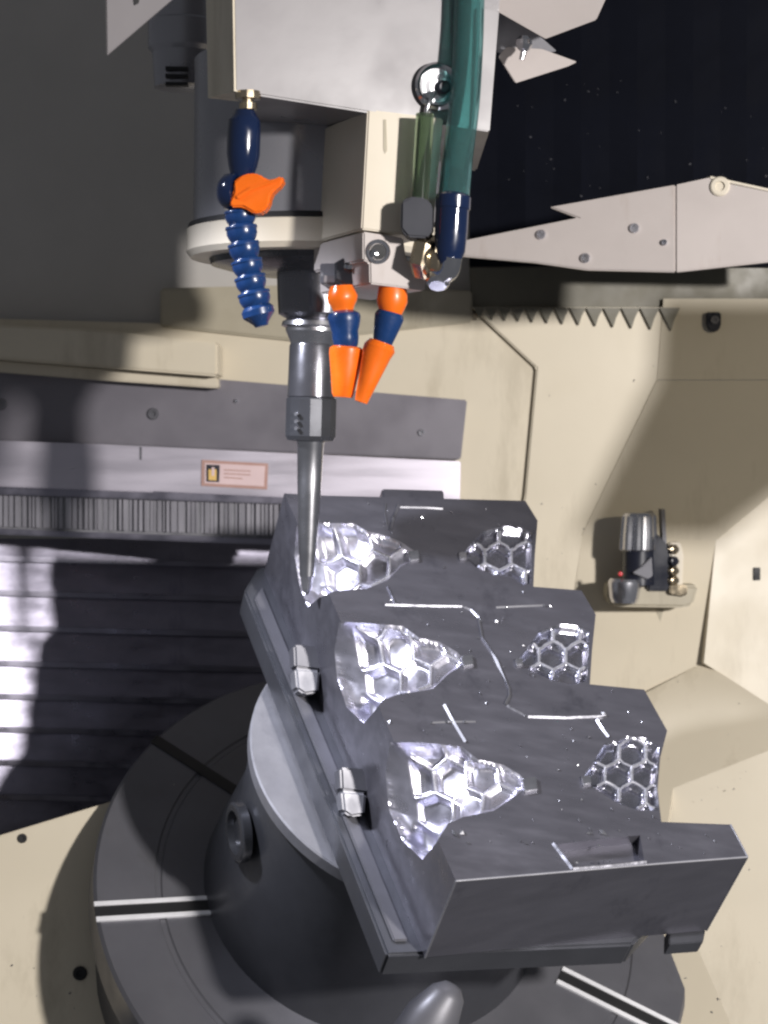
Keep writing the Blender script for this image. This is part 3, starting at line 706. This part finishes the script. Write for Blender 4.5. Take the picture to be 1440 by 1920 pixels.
# ------------------------------------------------------------------ left coolant hose with valve
hy = 1.93
kh = hy / F
h1 = thing('coolant_hose', pt(455, 190, hy), 'jointed blue coolant hose with an orange valve lever, left of the spindle', 'hose')
lathe_px('fitting', [(465, 172, 24), (465, 186, 24), (465, 187, 10), (465, 193, 10), (465, 194, 17), (465, 206, 17), (465, 207, 11), (465, 216, 11)], hy, 'brass', h1, n=12, angle=.3)
lathe_px('hose_segment', [(459, 207, 18), (459, 218, 24), (458, 226, 30), (457, 250, 31.5), (456, 290, 31), (455, 312, 27), (454, 328, 22), (454, 340, 18)], hy, 'navy', h1, n=40, angle=.6)
v1 = pt(440, 358, hy - .004)
lathe('valve_body', v1 + Vector((-.016, .006, 0)), Vector((1, -.35, -.05)), [(0, .006), (.003, .013), (.008, .0175), (.016, .019), (.020, .0185)], 'navy', h1, n=32, angle=.6)
VP = Plane(pt(470, 362, hy - .022), (-.1, -1, .05))
vl = prism('valve_lever', [(437, 342), (450, 330), (468, 324), (486, 326), (498, 335), (510, 337), (527, 329), (532, 334), (528, 346), (514, 357), (507, 366), (504, 384), (492, 398), (476, 400), (456, 388), (432, 388), (430, 378), (438, 360)], VP, .018, 'orange', h1, bevel=.0028, seg=3)
prism('lever_rib', [(440, 368), (468, 350), (500, 340), (526, 331), (529, 336), (502, 347), (472, 358), (446, 374)], on(VP, .0025), .0028, 'orange', vl, bevel=.001)
seg = [(450, 396), (452, 424), (456, 456), (462, 488), (468, 518), (475, 548), (482, 578), (490, 608)]
for i, ((x0, y0), (x1, y1)) in enumerate(zip(seg, seg[1:])):
    dx, dy = x1 - x0, y1 - y0; R_ = 30 if i < 5 else 31
    P_ = lambda t: (x0 + dx * t, y0 + dy * t)
    if i == 6:
        prof = [(-.3, .55), (-.1, .85), (.1, 1.0), (.45, .98), (.7, .72), (.95, .48), (1.12, .40), (1.14, .2)]
    else:
        prof = [(-.3, .62), (-.12, .74), (-.02, .80), (.0, .97), (.05, 1.0), (.16, 1.0), (.20, .95), (.45, .96), (.72, .86), (.9, .74), (1.05, .62)]
    lathe_px('hose_segment', [(*P_(t), r * R_) for t, r in prof], hy, 'blue', h1, n=36, angle=.6)

# ------------------------------------------------------------------ two short orange nozzles
def nozzle(ball, blue, cone, y, lab):
    t = thing('coolant_nozzle', pt(*ball[0][:2], y), lab, 'nozzle', 'short orange coolant nozzles under the manifold')
    lathe_px('ball_joint', ball, y, 'orange', t, n=36, angle=.7)
    lathe_px('blue_segment', blue, y, 'blue', t, n=36, angle=.6)
    lathe_px('nozzle_tip', cone, y, 'orange', t, n=36, angle=.5)
nozzle([(641, 536, 22), (641, 546, 25), (642, 556, 29), (642, 566, 27), (643, 574, 22), (644, 584, 18), (645, 592, 16)],
       [(645, 582, 18), (645, 588, 29), (645, 594, 31), (646, 604, 30), (647, 622, 25), (648, 634, 25), (649, 646, 23), (649, 658, 18)],
       [(650, 650, 26), (650, 654, 32), (649, 664, 32), (646, 704, 26), (643, 738, 21), (643, 745, 18), (643, 745, 9)], 1.99, 'short nozzle with an upright orange tip, nearer the cutter')
nozzle([(736, 540, 26), (736, 550, 28), (735, 566, 29), (734, 580, 24), (733, 590, 20)],
       [(732, 586, 24), (730, 594, 28), (727, 606, 26), (718, 640, 19), (715, 652, 16)],
       [(716, 642, 24), (712, 652, 30), (706, 664, 28), (692, 708, 20), (680, 744, 14), (677, 754, 12), (676, 755, 6)], 1.98, 'short nozzle with a slanted orange tip, farther from the cutter')

# ------------------------------------------------------------------ green tubes and fittings
gy = 1.935
g1 = thing('clear_green_tube', pt(850, 380, gy), 'thick translucent green tube running down the head front', 'tube')
tube('tube', [pt(882, -140, 1.972), pt(880, 20, 1.972), pt(876, 120, 1.968), pt(870, 210, 1.96), pt(858, 290, 1.945), pt(850, 380, gy)], 29 * gy / F, 'green', g1, n=28, inner=21 * gy / F)
lathe_px('collar', [(851, 362, 26), (850, 368, 33), (849, 390, 33), (848, 394, 30)], gy, 'navy', g1, n=36, angle=.5)
lathe_px('elbow', [(848, 392, 31), (846, 430, 31), (843, 470, 29), (840, 490, 24), (838, 502, 14), (838, 504, 3)], gy, 'navy', g1, n=36, angle=.6)
g3 = thing('thin_green_tube', pt(788, 440, 1.945), 'thinner olive green tube ending in a grey hexagon nut', 'tube')
tube('tube', [pt(797, 214, 1.945), pt(794, 260, 1.945), pt(790, 320, 1.945), pt(786, 385, 1.945)], 17 * 1.945 / F, 'olive', g3, n=24, inner=12 * 1.945 / F)
NP = Plane(pt(782, 408, 1.932), (-.05, -1, .05))
prism('hex_nut', [(752, 378), (768, 368), (798, 370), (813, 388), (812, 430), (800, 446), (764, 444), (751, 428)], NP, .03, 'hexgrey', g3, bevel=.002)
ft = thing('pipe_fitting', pt(830, 535, 1.9), 'shiny nickel pipe elbow with a hexagon nut below the green tube', 'fitting')
lathe('hex_nut', pt(782, 478, 1.955), Vector((.9, -.35, -.22)), [(0, .020), (.004, .023), (.014, .023), (.018, .020)], 'brass', ft, n=6, angle=.2)
lathe('neck', pt(798, 484, 1.95), Vector((.9, -.35, -.2)), [(0, .017), (.008, .0185), (.010, .015), (.020, .017), (.024, .013)], 'brass', ft, n=32, angle=.4)
tube('elbow', [pt(800, 494, 1.955), pt(822, 514, 1.945), pt(842, 512, 1.935), pt(848, 480, 1.93)], 20 * 1.9 / F, 'chrome', ft, n=24)
lathe('cap', pt(822, 520, 1.945), Vector((-.1, -.6, -1)), [(0, .012), (.008, .012), (.011, .009), (.011, .0002)], 'chrome', ft, n=8, angle=.2)
# chrome sight gauge
gg = thing('sight_gauge', HP.at(818, 165), 'round chrome sight gauge set in the head front', 'gauge')
GC = HP.at(818, 164); gn = (HP.n + Vector((.0, -.3, 0))).normalized()
lathe('bezel', GC, gn, [(-.004, .0245), (.008, .0245), (.011, .022), (.009, .0195), (.004, .0185), (.003, .0002)], 'chrome', gg, n=48, angle=.5)
lathe('dial', GC, gn, [(.0034, .0184), (.0040, .0150), (.0030, .0080), (.0030, .0002)], 'ground', gg, n=40, angle=.5)
lathe('knob', GC + Vector((.006, 0, -.001)), gn, [(.002, .0075), (.008, .007), (.010, .005), (.010, .0002)], 'blackp', gg, n=24, angle=.5)
lathe('stud', GC + Vector((-.010, 0, -.010)), gn, [(.004, .004), (.012, .004), (.014, .0002)], 'chrome', gg, n=16, angle=.5)
tube('drain_pipe', [GC + gn * .008 + Vector((-.004, 0, -.006)), GC + gn * .012 + Vector((-.012, 0, -.020)), GC + gn * .01 + Vector((-.014, 0, -.034))], .0026, 'chrome', gg, n=12)

# ------------------------------------------------------------------ covers around the head
wc = thing('angled_cover', pt(250, 100, 1.84), 'white angled cover plate at the top left beside the head', 'cover plate')
WP = Plane(pt(240, 60, 1.84), (.1, -1, -.15))
prism('sheet', [(196, -160), (200, 104), (326, -4), (372, -160)], WP, .012, 'head', wc, bevel=.001)
prism('slot', [(249, -6), (262, -6), (260, 6), (252, 10)], on(WP, .0008), .001, 'dark', wc)
mt = thing('spindle_motor', pt(340, 165, 2.3), 'dark round motor body with three slots behind the white cover', 'motor')
lathe_px('body', [(344, -140, 62), (344, 40, 62), (344, 44, 66), (344, 92, 66), (344, 96, 62), (344, 100, 58), (344, 165, 54), (344, 168, 40)], 2.36, 'housing', mt, n=56, angle=.4)
for yy in (128, 142, 157):
    prism('vent_slot', [(310, yy - 4), (352, yy - 3), (352, yy + 3), (310, yy + 3)], depth(2.316), .01, 'dark', mt)
uc = thing('hexagon_cover', pt(1020, 60, 2.2), 'pinkish angular cover plate at the top right of the head', 'cover plate')
UP = Plane(pt(1020, 30, 2.14), (-.05, -.75, -.65))
prism('sheet', [(896, 10), (938, 26), (1022, 74), (1118, 38), (1138, -6), (1150, -160), (890, -160)], UP, .012, 'plate', uc, bevel=.001)
tr = thing('small_bracket', pt(1000, 140, 2.2), 'small pointed pinkish bracket with a ball stud below the angular cover', 'bracket')
TP_ = Plane(pt(1010, 120, 2.2), (-.1, -.95, -.2))
prism('plate', [(934, 106), (950, 88), (1016, 92), (1082, 116), (1066, 124), (966, 156)], TP_, .01, 'plate', tr, bevel=.001)
prism('side', [(934, 22), (1010, 66), (1044, 96), (960, 112), (930, 96)], on(TP_, -.02), .01, 'pallet', tr, bevel=.001)
lathe_px('ball_stud', [(982, 66, 3), (982, 68, 9), (982, 76, 15), (982, 84, 16), (982, 93, 11), (982, 97, 6), (978, 112, 5)], 2.17, 'chrome', tr, n=28)

# ------------------------------------------------------------------ tool setter on its bracket
SYp = LP.at(1200, 1100).y - .055
ts = thing('tool_setter', pt(1200, 1140, SYp), 'fluted chrome tool setter probe on a small bracket, right wall', 'tool setter')
SB = depth(SYp)
prism('base', [(1142, 1092), (1310, 1098), (1300, 1134), (1284, 1140), (1150, 1138), (1138, 1124)], SB, .06, 'toolsetter', ts, bevel=.004, seg=3)
prism('end_block', [(1256, 1096), (1290, 1098), (1288, 1118), (1256, 1114)], depth(SYp - .012), .03, 'brass', ts, bevel=.002)
cc = pt(1198, 1000, SYp + .0)
ksy = SYp / F
def gear_ring(c, r, n=36, amp=.05):
    return [c + Vector((math.cos(2 * math.pi * i / n) * r * (1 + (amp if (i // 2) % 2 else -amp)), math.sin(2 * math.pi * i / n) * r * (1 + (amp if (i // 2) % 2 else -amp)), 0)) for i in range(n)]
rr_ = 33 * ksy
loft('fluted_cap', [gear_ring(pt(1198, 962, SYp), rr_ * .80), gear_ring(pt(1198, 968, SYp), rr_ * .93), gear_ring(pt(1197, 1000, SYp), rr_), gear_ring(pt(1196, 1030, SYp), rr_ * 1.02), gear_ring(pt(1196, 1033, SYp), rr_ * .9)], 'ground', ts, angle=.3)
lathe_px('body', [(1197, 1032, 30), (1197, 1060, 30), (1197, 1096, 31)], SYp, 'blackp', ts, n=40)
lathe_px('cup', [(1172, 1085, 28), (1172, 1090, 31), (1171, 1096, 31), (1170, 1120, 28), (1170, 1130, 24)], SYp - .012, 'bright', ts, n=36, angle=.4)
prism('side_housing', [(1220, 990), (1244, 1012), (1256, 1030), (1256, 1108), (1214, 1108), (1214, 1000)], depth(SYp - .01), .04, 'blackp', ts, bevel=.003)
prism('fin', [(1204, 1062), (1222, 1044), (1224, 1080), (1214, 1086), (1186, 1074)], depth(SYp - .028), .006, 'castgrey', ts, bevel=.001)
lathe('red_lens', pt(1163, 1076, SYp - .034), Vector((0, -1, 0)), [(0, .0035), (.002, .003), (.003, .0002)], 'red', ts, n=20)
prism('back_shield', [(1240, 955), (1247, 955), (1250, 1020), (1243, 1020)], depth(SYp + .005), .03, 'castgrey', ts)
for yy in (1030, 1052, 1070, 1088):
    lathe('connector', pt(1258, yy, SYp - .006), Vector((.6, -.8, 0)), [(0, .007), (.008, .007), (.009, .005), (.012, .004), (.012, .0002)], 'brass' if yy != 1052 else 'blackp', ts, n=18, angle=.4)
prism('connector_plate', [(1254, 1018), (1276, 1016), (1282, 1040), (1280, 1100), (1264, 1104)], depth(SYp + .012), .02, 'ivory', ts, bevel=.002)
prism('arm', [(1226, 1138), (1292, 1140), (1330, 1134), (1322, 1236), (1250, 1212)], depth(SYp + .05), .02, 'toolsetter', ts, bevel=.002)
